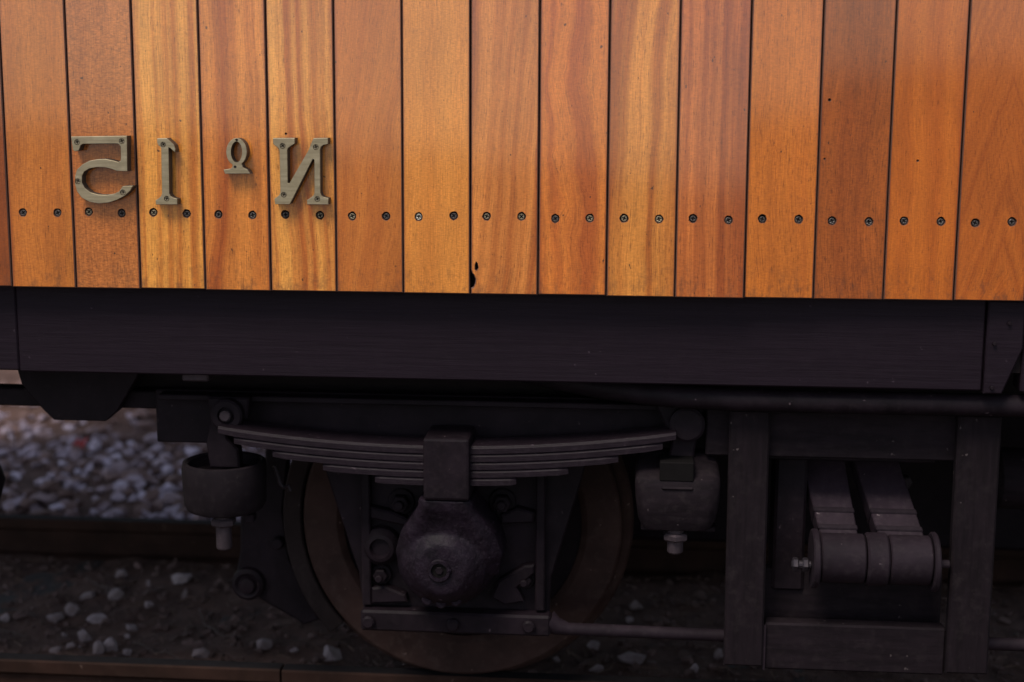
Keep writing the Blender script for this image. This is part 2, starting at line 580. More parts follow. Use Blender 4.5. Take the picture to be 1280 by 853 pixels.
def make_rail(x0, x1, y0, label, z=0.0):
    bm = NB()
    pr = rail_profile(y0, 0)
    A = [bm.verts.new((x0, y, zz + z)) for y, zz in pr]
    B = [bm.verts.new((x1, y, zz + z)) for y, zz in pr]
    n = len(pr)
    for i in range(n):
        f = bm.faces.new([A[i], A[(i + 1) % n], B[(i + 1) % n], B[i]])
        f.material_index = 1 if i in (1,) else 0
    bm.faces.new(A); bm.faces.new(B)
    bmesh.ops.recalc_face_normals(bm, faces=bm.faces)
    o = obj("rail", bm, [M_RUST, M_RAILTOP])
    tag(o, label, "rail")
    return o
make_rail(-4.0, .4165, .390, "rusty near rail along the bottom edge, left of the joint gap")
make_rail(.4215, 5.0, .390, "rusty near rail under the wheel, right of the joint gap", -.0012)
make_rail(-4.0, 5.0, 1.497, "rusty brown far rail standing in front of the pale ballast")

M_SLEEPER = paint("weathered_sleeper_wood", (.055, .048, .047), .85, .3, (.1, .085, .08), .4, 10, streak=(14, 1.5, 8), bump=.7)
for xc, lb in ((-.50, "dark half-buried wooden sleeper at the left edge of the photo"), (.19, "dark half-buried wooden sleeper just left of the wheel"),
               (.88, "dark half-buried wooden sleeper below the wheel"), (1.57, "dark half-buried wooden sleeper below the step frame")):
    bm = NB()
    box(bm, xc - .10, xc + .10, .12, 1.80, -.26, -.1225, .008)
    for k, yy in enumerate((.2, .5, .8, 1.1, 1.4)):
        pass
    tag(obj("sleeper", bm, M_SLEEPER), lb, "sleeper")

# ------------------------------------------------------------------ the railway carriage
CX0, CX1 = -13 * .13, 29 * .13
ZB, ZT = .945, 1.66
car = thing("railway_carriage", "varnished wooden plank railway carriage on a black sprung underframe, marked with mirrored brass 51 ºN", "railway carriage", (.84, 1.05, 0))
car_children = []

def screw_mesh(mats):
    bm = NB()
    r = .0056
    cr = [(a * math.cos(t) - b * math.sin(t), a * math.sin(t) + b * math.cos(t)) for t in [k * math.pi / 2 for k in range(4)]
          for a, b in ((.0010, -.0034), (.0034, -.0034 + .0024), ) ]
    w, L = .00095, .0036
    cross = [(w, w), (L, w), (L, -w), (w, -w), (w, -L), (-w, -L), (-w, -w), (-L, -w), (-L, w), (-w, w), (-w, L), (w, L)]
    plate(bm, circ(0, 0, r, 16), [cross], 0, .003, .0009, 0)
    q = [bm.verts.new((x, .0021, z)) for x, z in ((-.004, -.004), (.004, -.004), (.004, .004), (-.004, .004))]
    bm.faces.new(q).material_index = 1
    me = bpy.data.meshes.new("screw")
    bm.normal_update(); bm.to_mesh(me); bm.free()
    for m in mats: me.materials.append(m)
    return me
SCREWS = [screw_mesh([m, M_SLOT]) for m in (M_SCREW_A, M_SCREW_B, M_SCREW_C)]

def screw(parent, x, y, z, which, sc=1.0, tilt=0.0):
    o = bpy.data.objects.new("screw", SCREWS[which])
    COL.objects.link(o)
    place(o, (x, y, z), parent)
    o.rotation_euler = (R(rng.uniform(-4, 4)) , R(rng.uniform(0, 90)), R(rng.uniform(-4, 4)))
    o.scale = (sc, 1, sc)
    return o

SCREW_Z = 1.0926
TILT = {-1: -.7, 0: -.7, 1: -.8, 2: -.9, 3: -.9, 4: -1.0, 5: -1.2, 6: -1.3, 7: -1.3, 8: -1.4, 9: -1.7, 10: -1.9, 11: -.7, 12: .2, 13: .5, 14: .6, 15: .6}   # board tilts shaped to place the sky haze reflected in the varnish
chip = {(i, k): random.Random(i * 7 + k + 3).random() for i in range(-2, 17) for k in (0, 1)}
bright = {(6, 0): 1, (7, 0): 2, (7, 1): 2, (5, 0): 2, (9, 0): 2, (5, 1): 0, (1, 0): 2, (2, 0): 2}
for i in range(-13, 29):
    x0, x1 = i * .13 + .0009, (i + 1) * .13 - .0009
    vis = -1 <= i <= 15
    zb = ZB + rng.uniform(-.0008, .0008)
    xa, xb = x0 + rng.uniform(0, .0006), x1 - rng.uniform(0, .0006)
    holes, sp = [], []
    if vis:
        for k, fx in enumerate((.235, .755)):
            sx = i * .13 + .13 * (fx + rng.uniform(-.012, .012)); sz = SCREW_Z + rng.uniform(-.0018, .0018)
            ph = rng.random() * 6
            holes.append([(sx + (.0071 + rng.uniform(-.0005, .0008)) * math.cos(ph + a * math.pi / 7), sz + (.0076 + rng.uniform(-.0006, .0008)) * math.sin(ph + a * math.pi / 7)) for a in range(14)])
            sp.append((sx, sz, k))
    notch = []
    if i == 7:      # chipped corner beside the groove
        holes.append([(.9190, .992), (.9215, .990), (.925, .995), (.9235, 1.003), (.921, 1.006), (.9192, 1.000)])
        notch = [(xa, .991), (xa + .0025, .984), (xa + .0055, .981), (xa + .0085, .973), (xa + .0075, .965), (xa + .0045, .958), (xa, .956)]
    if i == 12:
        holes.append(circ(1.576, 1.315, .0021, 8))
        holes.append(circ(1.571, 1.207, .0012, 7))
    if i == 13:
        holes.append(circ(1.741, 1.205, .0013, 7))
    if i == 4:
        holes.append(circ(.5555, 1.247, .0013, 7))
    bm = NB()
    # front face with chamfered rim and sunk screw holes
    plate(bm, [(xa, zb), (xb, zb), (xb, ZT), (xa, ZT)] + notch, holes, 0.0, .022, .0019, 0, 1, hole_bev=.0012)
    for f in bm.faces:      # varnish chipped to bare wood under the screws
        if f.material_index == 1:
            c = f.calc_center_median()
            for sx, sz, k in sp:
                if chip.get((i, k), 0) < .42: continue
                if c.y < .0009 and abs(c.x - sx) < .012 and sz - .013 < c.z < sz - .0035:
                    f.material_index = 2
    # the screw holes are cut with crisp walls of dark stain (side material), no collar
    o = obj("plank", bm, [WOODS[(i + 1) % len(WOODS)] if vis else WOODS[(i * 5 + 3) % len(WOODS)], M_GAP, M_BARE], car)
    o.rotation_euler = (R(TILT.get(i, -.8) + rng.uniform(-.15, .15)), 0, R(rng.uniform(-.25, .25)) if vis else 0)
    for sx, sz, k in sp:
        wch = bright.get((i, k), 0 if rng.random() < .72 else 2)
        screw(o, sx, .0006 + rng.uniform(0, .0010), sz - .0006, wch, rng.uniform(.98, 1.12))

bm = NB()
box(bm, CX0, CX1, .0245, .045, ZB + .004, ZT)
obj("backing_board", bm, M_BACK, car)
bm = NB()
box(bm, CX0, CX1, -.018, .045, ZT + .002, ZT + .075, .006)
obj("waist_rail", bm, WOODS[8], car)
bm = NB()
box(bm, CX0, CX1, .005, .045, ZT + .078, 3.40)
box(bm, CX0, CX1, .0475, 2.05, 3.33, 3.40)
obj("upper_side", bm, WOODS[5], car)
bm = NB()
lathe(bm, (CX0 - .1, 1.05, 2.25), (1, 0, 0), [(0, 0), (0, 1.24), (CX1 - CX0 + .2, 1.24), (CX1 - CX0 + .2, 0)], 24, 0)
for v in bm.verts:
    v.co.z = 3.402 + max(0, v.co.z - 2.25) * .28
obj("roof", bm, M_BEAM, car)
bm = NB()
box(bm, CX0 + .02, CX1 - .02, .048, 2.05, .80, .90)
box(bm, CX0, CX0 + .04, .048, 2.05, .905, 3.328)
box(bm, CX1 - .04, CX1, .048, 2.05, .905, 3.328)
box(bm, CX0, CX1, 2.055, 2.10, .80, 3.328)
obj("body_shell", bm, M_BACK, car)

# sole bar below the planks
bm = NB(); box(bm, -.012, 1.8885, .036, .10, .766, .9435, .003)
obj("sole_bar", bm, M_BEAM, car)
bm = NB(); box(bm, CX0, -.0135, .0375, .10, .768, .9432, .003)
obj("sole_bar_end", bm, M_BEAM, car)
bm = NB(); box(bm, 1.9615, CX1, .040, .10, .764, .9432, .003)
obj("sole_bar_end", bm, M_BEAM, car)
# splice plate on the right, tapering
bm = NB()
plate(bm, [(1.891, .762), (1.925, .762), (1.959, .85), (1.959, .9425), (1.891, .9425)], [], .028, .10, .003)
obj("splice_plate", bm, M_BEAM, car)
for (sx, sz) in ((1.93, .90), (1.905, .86), (1.905, .775)):
    bm = NB(); rod(bm, (sx, .028, sz), (sx, .021, sz), .0038, 8, 0, .001)
    obj("rivet", bm, M_IRON, car)
bm = NB(); box(bm, .315, .37, .06, .10, .748, .7655, .003)
obj("cable_clip", bm, M_BOLT, car)

# drip rail: round pipe that runs along on the right and bends in under the floor on the left
bm = NB()
pts = [(2.6, .075, .733), (2.0, .075, .731), (1.6, .075, .730), (1.42, .077, .7305), (1.32, .085, .732), (1.24, .10, .735), (1.16, .125, .739), (1.08, .16, .744), (1.0, .20, .75), (.9, .26, .757)]
tube(bm, pts, [.0225] * 7 + [.021, .019, .017], 14)
obj("side_pipe", bm, M_IRON, car, smooth=.6)

# inner longitudinal frame
bm = NB()
box(bm, .211, 1.42, .20, .235, .585, .70, .003)
box(bm, .23, 1.40, .16, .1985, .686, .698, .002)
obj("frame_rail", bm, M_IRON, car)
bm = NB(); box(bm, -1.2, .209, .25, .30, .646, .685, .003)
obj("frame_rail", bm, M_IRON, car)
bm = NB()
plate(bm, [(-.105, .76), (-.09, .70), (-.045, .645), (-.022, .623), (.092, .623), (.118, .645), (.165, .72), (.18, .76)], [], .22, .249, .002)
obj("hanging_bracket", bm, M_IRON, car)
bm = NB()
box(bm, -.10, 1.42, .302, .36, .66, .797)
obj("floor_bearer", bm, M_BACK, car)

# ---- leaf spring
spring = bpy.data.objects.new("leaf_spring", None); COL.objects.link(spring); place(spring, (.85, .125, .58), car)
LX = .849
def leaf_z(x): return .0345 * ((x - LX) / .465) ** 2 + .010 * (x - LX) / .93
for k, (la, lb) in enumerate(((.470, .462), (.437, .436), (.357, .348), (.253, .248), (.146, .143))):
    bm = NB()
    ztop = .6205 - .0166 * k
    n = 26
    th, c = .0163, .0050
    rings = []
    for j in range(n + 1):
        x = LX - la + (la + lb) * j / n
        zt = ztop + leaf_z(x)
        sec = [(.08 + c, 0), (.168 - c, 0), (.168, -c), (.168, -th + .001), (.080, -th + .001), (.080, -c)]
        if j in (0, n):
            sec = [(y * .92 + .01, z * .9 - .0006) for y, z in sec]
        rings.append([bm.verts.new((x, y, zt + z)) for y, z in sec])
    for A, B in zip(rings, rings[1:]):
        for q in range(6):
            bm.faces.new([A[q], B[q], B[(q + 1) % 6], A[(q + 1) % 6]])
    bm.faces.new(rings[0]); bm.faces.new(rings[-1])
    bmesh.ops.recalc_face_normals(bm, faces=bm.faces)
    obj("leaf", bm, M_SPRING, spring)
bm = NB()
box(bm, .805, .899, .062, .186, .512, .641, .006, seg=2)
obj("buckle", bm, M_IRON, spring)

# ---- axle box: swelling cast body on a neck under the buckle
abx = bpy.data.objects.new("axle_box", None); COL.objects.link(abx); place(abx, (.837, .2, .36), car)
bm = NB()
AC = Vector((.840, .17, .364))
lathe(bm, (AC.x, .26, AC.z), (0, -1, 0), [(0, 0), (0, .108), (.07, .110), (.12, .103), (.155, .088), (.180, .066), (.192, .052), (.1925, .0)], 40)
def loft(secs):
    rings = []
    for z, hx, y0, y1 in secs:
        ch = hx * .25
        pts = [(-hx + ch, y0), (hx - ch, y0), (hx, y0 + ch), (hx, y1), (-hx, y1), (-hx, y0 + ch)]
        rings.append([bm.verts.new((.848 + x, y, z)) for x, y in pts])
    for A, B in zip(rings, rings[1:]):
        for q in range(6):
            bm.faces.new([A[q], B[q], B[(q + 1) % 6], A[(q + 1) % 6]])
    bm.faces.new(rings[0]); bm.faces.new(rings[-1])
loft([(.5115, .055, .066, .19), (.49, .058, .068, .2), (.465, .074, .078, .22), (.43, .098, .088, .25), (.38, .113, .100, .26), (.33, .102, .12, .26)])
box(bm, .785, .895, .115, .26, .272, .34, .01)
bmesh.ops.recalc_face_normals(bm, faces=bm.faces)
body = obj("box_body", bm, M_GREASE, abx)
md = body.modifiers.new("remesh", 'REMESH'); md.mode = 'VOXEL'; md.voxel_size = .0042; md.use_smooth_shade = True
md = body.modifiers.new("smooth", 'SMOOTH'); md.iterations = 7; md.factor = .5
tx = bpy.data.textures.new("cast_grain", 'CLOUDS'); tx.noise_scale = .014; tx.noise_depth = 4
md = body.modifiers.new("cast", 'DISPLACE'); md.texture = tx; md.strength = .0025; md.mid_level = .5; md.texture_coords = 'LOCAL'
# plug in the middle
bm = NB()
lathe(bm, (.8365, .0640, .3635), (0, 1, 0), [(0, .0245), (-.004, .022), (-.004, .0165), (.010, .0155), (.010, 0)], 24)
o = obj("plug_ring", bm, M_GREASE, abx, smooth=.6)
bm = NB(); lathe(bm, (.8365, .0668, .3635), (0, -1, 0), [(0, .0158), (.0012, .0158), (.0012, 0)], 20)
obj("plug_shade_disc", bm, M_SLOT, abx)  # near-black disc painting the shade in the plug hole
bm = NB(); hexnut(bm, (.8365, .0655, .3635), (0, -1, 0), .0085, .003)
obj("filler_plug", bm, M_IRON, abx)
for (x, z, r) in ((.806, .287, .012), (.835, .281, .012), (.866, .287, .012)):
    bm = NB(); rod(bm, (x, .118, z), (x, .098, z), r, 12, 0, .003)
    obj("cover_bolt", bm, M_GREASE, abx)

# ---- axle guard (W-iron) behind the axle box
guard = bpy.data.objects.new("axle_guard", None); COL.objects.link(guard); place(guard, (.85, .23, .36), car)
bm = NB()
plate(bm, [(.564, .583), (.572, .520), (.640, .300), (.652, .186), (1.052, .190), (1.056, .300), (1.122, .530), (1.132, .583)],
      [], .222, .240, .003)
obj("guard_plate", bm, M_IRON, guard)
for xx in (.655, 1.028):
    bm = NB(); box(bm, xx - .004, xx + .016, .196, .2215, .235, .575, .003)
    obj("horn_guide", bm, M_IRON, guard)
bm = NB()
box(bm, .650, 1.058, .180, .2205, .184, .230, .005)
obj("keep_bar", bm, M_IRON, guard)
for (x, z, r, h) in ((.952, .469, .020, .03), (.735, .463, .020, .03), (.69, .30, .016, .022), (1.0, .30, .016, .022)):
    bm = NB()
    rod(bm, (x, .2215, z), (x, .214, z), r * 1.45, 20, 0, .002)
    hexnut(bm, (x, .2135, z), (0, -1, 0), r, h * .7)
    rod(bm, (x, .1915, z), (x, .18, z), r * .5, 10, 0, .002)
    obj("guard_bolt", bm, M_IRON, guard)
# lugs cast beside the box
bm = NB(); lathe(bm, (.692, .2215, .366), (0, -1, 0), [(0, .043), (.02, .041), (.032, .030), (.034, .022), (.024, .018), (.024, 0)], 28)
obj("lug", bm, M_IRON, guard, smooth=.5)
for sgn, pts in ((1, [(.93, .262), (.945, .30), (1.0, .335), (1.022, .338), (1.022, .318), (.985, .285), (1.0, .255), (.96, .246)]),
                 (1, [(.95, .425), (1.018, .43), (1.022, .452), (.985, .462), (.95, .445)]),
                 (1, [(.672, .24), (.672, .275), (.70, .28), (.745, .262), (.75, .245)]),
                 (1, [(.672, .43), (.672, .455), (.72, .445), (.765, .425), (.745, .415)])):
    bm = NB(); plate(bm, pts, [], .195, .2213, .004)
    obj("greasy_web", bm, M_IRON, guard)

for (x, z) in ((.668, .207), (1.012, .209), (.85, .207)):
    bm = NB(); rod(bm, (x, .1795, z), (x, .166, z), .014, 12, 0, .004)
    obj("keep_bolt", bm, M_IRON, guard)
# tie rod to the step frame
bm = NB()
tube(bm, [(1.052, .205, .212), (1.07, .205, .200), (1.095, .205, .195), (1.45, .205, .192), (1.95, .205, .194), (2.6, .205, .196)], [.024, .019, .0135, .0135, .0135, .0135], 12)
obj("tie_rod", bm, M_BARS, car, smooth=.7)

# ---- wheel
WX, WZ, WR = .841, .363, .363
wheel = bpy.data.objects.new("wheel", None); COL.objects.link(wheel); place(wheel, (WX, .44, WZ), car)
bm = NB()
lathe(bm, (WX, .40, WZ), (0, 1, 0), [(.012, .272), (.004, .280), (0, .286), (0, WR - .006), (.003, WR - .001), (.036, WR + .001), (.042, WR + .006),
                                      (.047, WR + .020), (.055, WR + .026), (.064, WR + .022), (.068, WR + .008), (.068, .272)], 96)
obj("tyre", bm, M_WHEEL, wheel, smooth=.5)
bm = NB()
lathe(bm, (WX, .40, WZ), (0, 1, 0), [(.020, .2715), (.028, .24), (.036, .12), (.02, .09), (-.01, .085), (-.012, 0)], 64)
obj("wheel_disc", bm, M_IRON, wheel, smooth=.5)
bm = NB(); rod(bm, (WX, .411, WZ), (WX, 1.60, WZ), .062, 24)
obj("axle", bm, M_IRON, wheel)
# partner wheel on the far rail
bm = NB()
lathe(bm, (WX, 1.542, WZ), (0, -1, 0), [(.012, .272), (0, .286), (0, WR - .004), (.036, WR + .001), (.046, WR + .02), (.055, WR + .026), (.066, WR + .01), (.068, .27), (.03, .24), (.03, 0)], 64)
lathe(bm, (WX, 1.542, WZ), (0, -1, 0), [(.02, .2715), (.02, 0)], 48)
obj("far_wheel", bm, M_WHEEL, car, smooth=.5)

# ---- brake shoe and hanger, left of the wheel
brake = bpy.data.objects.new("brake", None); COL.objects.link(brake); place(brake, (.45, .45, .3), car)
bm = NB()
ri, ro = WR + .0055, WR + .047
a0, a1, n = R(158), R(222), 24
ring = []
for j in range(n + 1):
    a = a0 + (a1 - a0) * j / n
    c, s = math.cos(a), math.sin(a)
    ring.append([bm.verts.new((WX + r * c, y, WZ + r * s)) for r, y in ((ri, .402), (ro, .402), (ro, .432), (ri, .432))])
for A, B in zip(ring, ring[1:]):
    for q in range(4):
        bm.faces.new([A[q], B[q], B[(q + 1) % 4], A[(q + 1) % 4]])
bm.faces.new(ring[0]); bm.faces.new(ring[-1])
bmesh.ops.recalc_face_normals(bm, faces=bm.faces)
bmesh.ops.bevel(bm, geom=[e for e in bm.edges if e.calc_face_angle(0) > 1.0], offset=.003, segments=1, affect='EDGES')
obj("brake_shoe", bm, M_SHOE, brake)
bm = NB()
plate(bm, [(.385, .60), (.435, .60), (.433, .486), (.418, .361), (.432, .245), (.500, .101), (.462, .086), (.351, .150), (.310, .165), (.300, .20), (.313, .261), (.316, .345), (.375, .440)], [], .455, .485, .005)
obj("brake_hanger", bm, M_IRON, brake)
bm = NB(); lathe(bm, (.333, .4548, .186), (0, -1, 0), [(0, .040), (.014, .038), (.02, .030), (.016, .022), (.026, .018), (.03, .0)], 24)
obj("hanger_pivot", bm, M_IRON, brake, smooth=.5)
bm = NB(); rod(bm, (.333, .4845, .186), (.333, 1.45, .186), .022, 12)
obj("brake_beam", bm, M_IRON, brake)
bm = NB(); rod(bm, (.408, .4548, .29), (.408, .43, .29), .014, 10, 0, .003)
obj("shoe_pin", bm, M_IRON, brake)
bm = NB()
for p, q in (((.440, .510), (.452, .478)), ((.452, .478), (.462, .468)), ((.462, .468), (.472, .470))):
    pass
tube(bm, [(.440, .30, .512), (.447, .30, .490), (.452, .30, .472), (.460, .30, .463), (.470, .30, .469), (.474, .30, .456)], .0045, 8)
obj("retaining_clip", bm, M_STEEL, brake)

# ---- spring hangers (left and right) with rubber pads and stud bolts
def hanger(cx, right):
    h = bpy.data.objects.new("spring_hanger", None); COL.objects.link(h); place(h, (cx, .15, .52), car)
    bm = NB()
    if not right:
        lathe(bm, (cx - .004, .160, 0), (0, 0, 1), [(.452, 0), (.452, .066), (.458, .080), (.470, .086), (.545, .0885), (.558, .086), (.560, .080), (.556, .074), (.535, .070), (.53, 0)], 40)
        obj("pad_cup", bm, M_RUBBER, h, smooth=.6)
    else:
        # block-like cup with rounded corners, sloping top and a slot of painted shade
        rings = []
        for z, hx, y0, y1, c in ((.452, .060, .098, .22, .03), (.456, .070, .088, .23, .03), (.475, .078, .080, .235, .03), (.515, .084, .076, .24, .028), (.550, .086, .077, .24, .026), (.562, .085, .082, .24, .026), (.600, .080, .150, .24, .02)):
            pts = []
            for (qx, qy, a0) in ((hx - c, y0 + c, -90), (hx - c, y1 - c, 0), (-hx + c, y1 - c, 90), (-hx + c, y0 + c, 180)):
                for k in range(5):
                    a = R(a0 + 22.5 * k)
                    pts.append((cx + .003 + qx + c * math.cos(a), qy + c * math.sin(a)))
            rings.append([bm.verts.new((x, y, z)) for x, y in pts])
        for A, B in zip(rings, rings[1:]):
            for k in range(20):
                bm.faces.new([A[k], A[(k + 1) % 20], B[(k + 1) % 20], B[k]])
        bm.faces.new(rings[0]); bm.faces.new(rings[-1])
        bmesh.ops.recalc_face_normals(bm, faces=bm.faces)
        obj("pad_cup", bm, M_DUSTY, h, smooth=.6)
        bm = NB(); box(bm, cx - .034, cx + .034, .079, .16, .560, .5995, .002)
        obj("slot_shade", bm, M_SLOT, h)  # near-black block painted as the slot's shade
        bm = NB(); box(bm, cx - .03, cx + .034, .073, .1, .543, .550, .003)
        obj("lip", bm, M_DUSTY, h)
    # shackle down from the frame eye
    bm = NB()
    if not right:
        plate(bm, [(cx - .030, .70), (cx - .022, .655), (cx - .034, .60), (cx - .028, .548), (cx + .036, .548), (cx + .034, .59), (cx + .012, .612), (cx + .006, .645), (cx + .055, .655), (cx + .06, .70)], [], .135, .165, .004)
        obj("shackle", bm, M_IRON, h)
        bm = NB(); lathe(bm, (cx + .016, .1348, .666), (0, -1, 0), [(0, .034), (.018, .034), (.022, .030), (.022, .018), (.014, .016), (.014, 0)], 24)
        obj("shackle_eye", bm, M_IRON, h, smooth=.5)
        bm = NB(); rod(bm, (cx + .016, .1208, .666), (cx + .016, .104, .666), .012, 12, 0, .003)
        obj("shackle_pin", bm, M_BOLT, h)
    else:
        plate(bm, [(cx - .045, .705), (cx - .01, .63), (cx - .022, .55), (cx + .03, .55), (cx + .04, .63), (cx + .055, .705)], [], .135, .165, .004)
        obj("shackle", bm, M_IRON, h)
        bm = NB(); lathe(bm, (cx + .02, .1348, .668), (0, -1, 0), [(0, .036), (.018, .036), (.022, .030), (.022, .0)], 24)
        obj("shackle_eye", bm, M_IRON, h, smooth=.5)
    sx, sy = (cx + .001, .125) if not right else (cx + .001, .115)
    zb, zt = (.376, .4515) if not right else (.400, .4515)
    bm = NB(); rod(bm, (sx, sy, zb), (sx, sy, zt), .0165, 18, 0, .004)
    obj("stud", bm, M_BOLT, h, smooth=.6)
    bm = NB(); hexnut(bm, (sx, sy, .428), (0, 0, 1), .0268, .0165)
    obj("nut", bm, M_BOLT, h)
    bm = NB(); rod(bm, (sx, sy, .4447), (sx, sy, .4517), .017, 18)
    obj("washer", bm, M_BOLT, h)
    if not right:
        bm = NB(); box(bm, sx + .042, sx + .062, .13, .16, .432, .4517, .003)
        obj("stop_lug", bm, M_IRON, h)
    else:
        bm = NB(); box(bm, sx - .070, sx + .082, .13, .20, .4415, .4517, .002)
        obj("base_flange", bm, M_IRON, h)
hanger(.372, False)
hanger(1.314, True)

# ---- step frame on the right
step = bpy.data.objects.new("step_frame", None); COL.objects.link(step); place(step, (1.68, .12, .4), car)
for x0, x1 in ((1.4165, 1.4965), (1.862, 1.946)):
    bm = NB()
    plate(bm, [(x0 - .000, .705), (x0 + .003, .168), (x1 + .002, .168), (x1, .705)], [], .098, .122, .004)
    o = obj("step_hanger", bm, M_POST, step)
    for zz in (.655, .64, .52, .335, .27):
        pass
bm = NB(); box(bm, 1.500, 1.8645, .112, .150, .158, .258, .004)
obj("step_board", bm, M_DUSTY, step)
bm = NB(); box(bm, 1.4985, 1.503, .104, .1115, .16, .255)
obj("board_cleat", bm, M_BARS, step)
bm = NB(); box(bm, 1.49, 1.87, .20, .235, .225, .345, .004)
obj("back_board", bm, M_DUSTY, step)
bm = NB(); box(bm, 1.372, 1.90, .124, .160, .604, .703, .003)
obj("top_board", bm, M_DUSTY, step)
bm = NB(); box(bm, 1.47, 1.835, .165, .20, .588, .6025, .003)
obj("board_lip", bm, M_IRON, step)
# two arms reaching back, with raised straps
for (f0, f1, b0, b1) in ((1.606, 1.681, 1.580, 1.669), (1.722, 1.812, 1.690, 1.782)):
    def at(t):       # a slanting flat bar leaning back and up from the roller
        return f0 + (b0 - f0) * t, f1 + (b1 - f1) * t, .118 + .135 * t, .449 + .110 * t
    def slab(bm, t0, t1, up, grow=0.0):
        vs = []
        for t in (t0, t1):
            x0, x1, y, z = at(t)
            for q in ((x0 - grow, -up), (x1 + grow, -up), (x1 + grow, .045), (x0 - grow, .045)):
                vs.append(bm.verts.new((q[0], y + q[1] * .6, z - q[1] * .75)))
        for f in ((0, 1, 2, 3), (4, 5, 6, 7), (0, 1, 5, 4), (1, 2, 6, 5), (2, 3, 7, 6), (3, 0, 4, 7)):
            bm.faces.new([vs[k] for k in f])
        bmesh.ops.recalc_face_normals(bm, faces=bm.faces)
        bmesh.ops.bevel(bm, geom=list(bm.edges), offset=.0022, segments=1, affect='EDGES')
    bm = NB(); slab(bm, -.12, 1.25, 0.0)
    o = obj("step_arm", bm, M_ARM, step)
    for t in (.06, .30):
        bm = NB(); slab(bm, t, t + .07, .0035, .0015)
        obj("strap", bm, M_BARS, o)
# rolled nose with collars
RX = (0, .105, .403)
roll_ = bpy.data.objects.new("step_roller", None); COL.objects.link(roll_); place(roll_, (1.71, .105, .403), step)
bm = NB()
for a, b, r in ((1.604, 1.692, .050), (1.740, 1.822, .050)):
    rod(bm, (a, .105, .403), (b, .105, .403), r, 32, 0, .003)
obj("roller_tube", bm, M_BARS, roll_, smooth=.6)
bm = NB(); rod(bm, (1.6945, .105, .403), (1.7375, .105, .403), .0535, 32, 0, .004)
obj("collar", bm, M_BARS, roll_, smooth=.6)
for a, b in ((1.588, 1.602), (1.824, 1.836)):
    bm = NB(); rod(bm, (a, .107, .400), (b, .107, .400), .060, 32, 0, .003)
    obj("end_flange", bm, M_BARS, roll_, smooth=.6)
bm = NB(); rod(bm, (1.548, .095, .39), (1.588, .095, .39), .0085, 12, 0, .002)
obj("roller_pin", bm, M_STEEL, roll_)
bm = NB(); rod(bm, (1.836, .095, .4), (1.86, .095, .4), .0085, 12, 0, .002)
obj("roller_pin", bm, M_BARS, roll_)
for a in (1.550, 1.570):
    bm = NB(); hexnut(bm, (a, .095, .39), (1, 0, 0), .0145, .012)
    obj("pin_nut", bm, M_STEEL, roll_)
bm = NB(); box(bm, 1.52, 1.585, .19, .30, .30, .60, .006)
obj("side_cheek", bm, M_IRON, step)
bm = NB(); hexnut(bm, (1.872, .70, .41), (0, -1, 0), .016, .03); obj("far_nut", bm, M_STEEL, step)
bm = NB(); box(bm, 1.86, 1.91, .70, .78, .452, .474, .004); obj("far_lug", bm, M_BARS, step)

# ---- other underfloor pieces
bm = NB(); lathe(bm, (2.0, .38, .505), (1, 0, 0), [(0, 0), (0, .05), (.012, .066), (.5, .066), (.5, 0)], 24)
obj("air_reservoir", bm, M_DUSTY, car, smooth=.5)
bm = NB()
tube(bm, [(-.36, .30, .64), (-.30, .30, .60), (-.235, .30, .52), (-.215, .30, .464), (-.235, .30, .40), (-.30, .30, .34)], .038, 14)
obj("brake_hose", bm, M_RUBBER, car, smooth=.8)
bm = NB(); box(bm, .405, 3.3, .95, 1.40, .16, .76, .01)
obj("light_block_box", bm, M_IRON, car)  # added box, blocks light and the far ballast under the floor
bm = NB(); box(bm, CX0, CX1, 1.98, 2.05, .70, .795, .003)
obj("far_sole_bar", bm, M_BEAM, car)

# ------------------------------------------------------------------ brass characters screwed to the planks (mirrored)
FIVE = [(0.1415, 1.24), (0.2516, 1.2422), (0.2495, 1.1747), (0.2293, 1.175), (0.2191, 1.1787), (0.2062, 1.1818), (0.1907, 1.1822), (0.175, 1.1796), (0.1642, 1.1732), (0.1594, 1.1643), (0.1588, 1.1517), (0.164, 1.1417), (0.1754, 1.1334), (0.1908, 1.1293), (0.2064, 1.1289), (0.2221, 1.1316), (0.2314, 1.136), (0.2356, 1.1411), (0.2389, 1.1461), (0.2597, 1.1471), (0.2536, 1.1374), (0.2428, 1.128), (0.2268, 1.1195), (0.2083, 1.1138), (0.19, 1.1123), (0.1719, 1.1152), (0.1566, 1.1234), (0.1481, 1.1352), (0.1448, 1.1491), (0.1456, 1.1642), (0.1501, 1.1769), (0.161, 1.187), (0.1756, 1.1942), (0.1914, 1.1973), (0.207, 1.1979), (0.2224, 1.195), (0.2326, 1.1921), (0.2371, 1.1951), (0.2381, 1.2001), (0.2383, 1.2214), (0.2359, 1.2256), (0.2316, 1.2273), (0.1642, 1.2262), (0.1596, 1.2234), (0.1578, 1.2184), (0.1553, 1.2136), (0.1479, 1.212), (0.1439, 1.215)]
ONE = [(0.3106, 1.2376), (0.3299, 1.2382), (0.3435, 1.2258), (0.3455, 1.2171), (0.3448, 1.2114), (0.3406, 1.2146), (0.3356, 1.2196), (0.3323, 1.2203), (0.3305, 1.1331), (0.3329, 1.1281), (0.3377, 1.1251), (0.3457, 1.1227), (0.3453, 1.1118), (0.3031, 1.1114), (0.3029, 1.1197), (0.31, 1.1239), (0.3141, 1.1279), (0.3161, 1.133), (0.3178, 1.2182), (0.3164, 1.2214), (0.3127, 1.2244), (0.3103, 1.2294)]
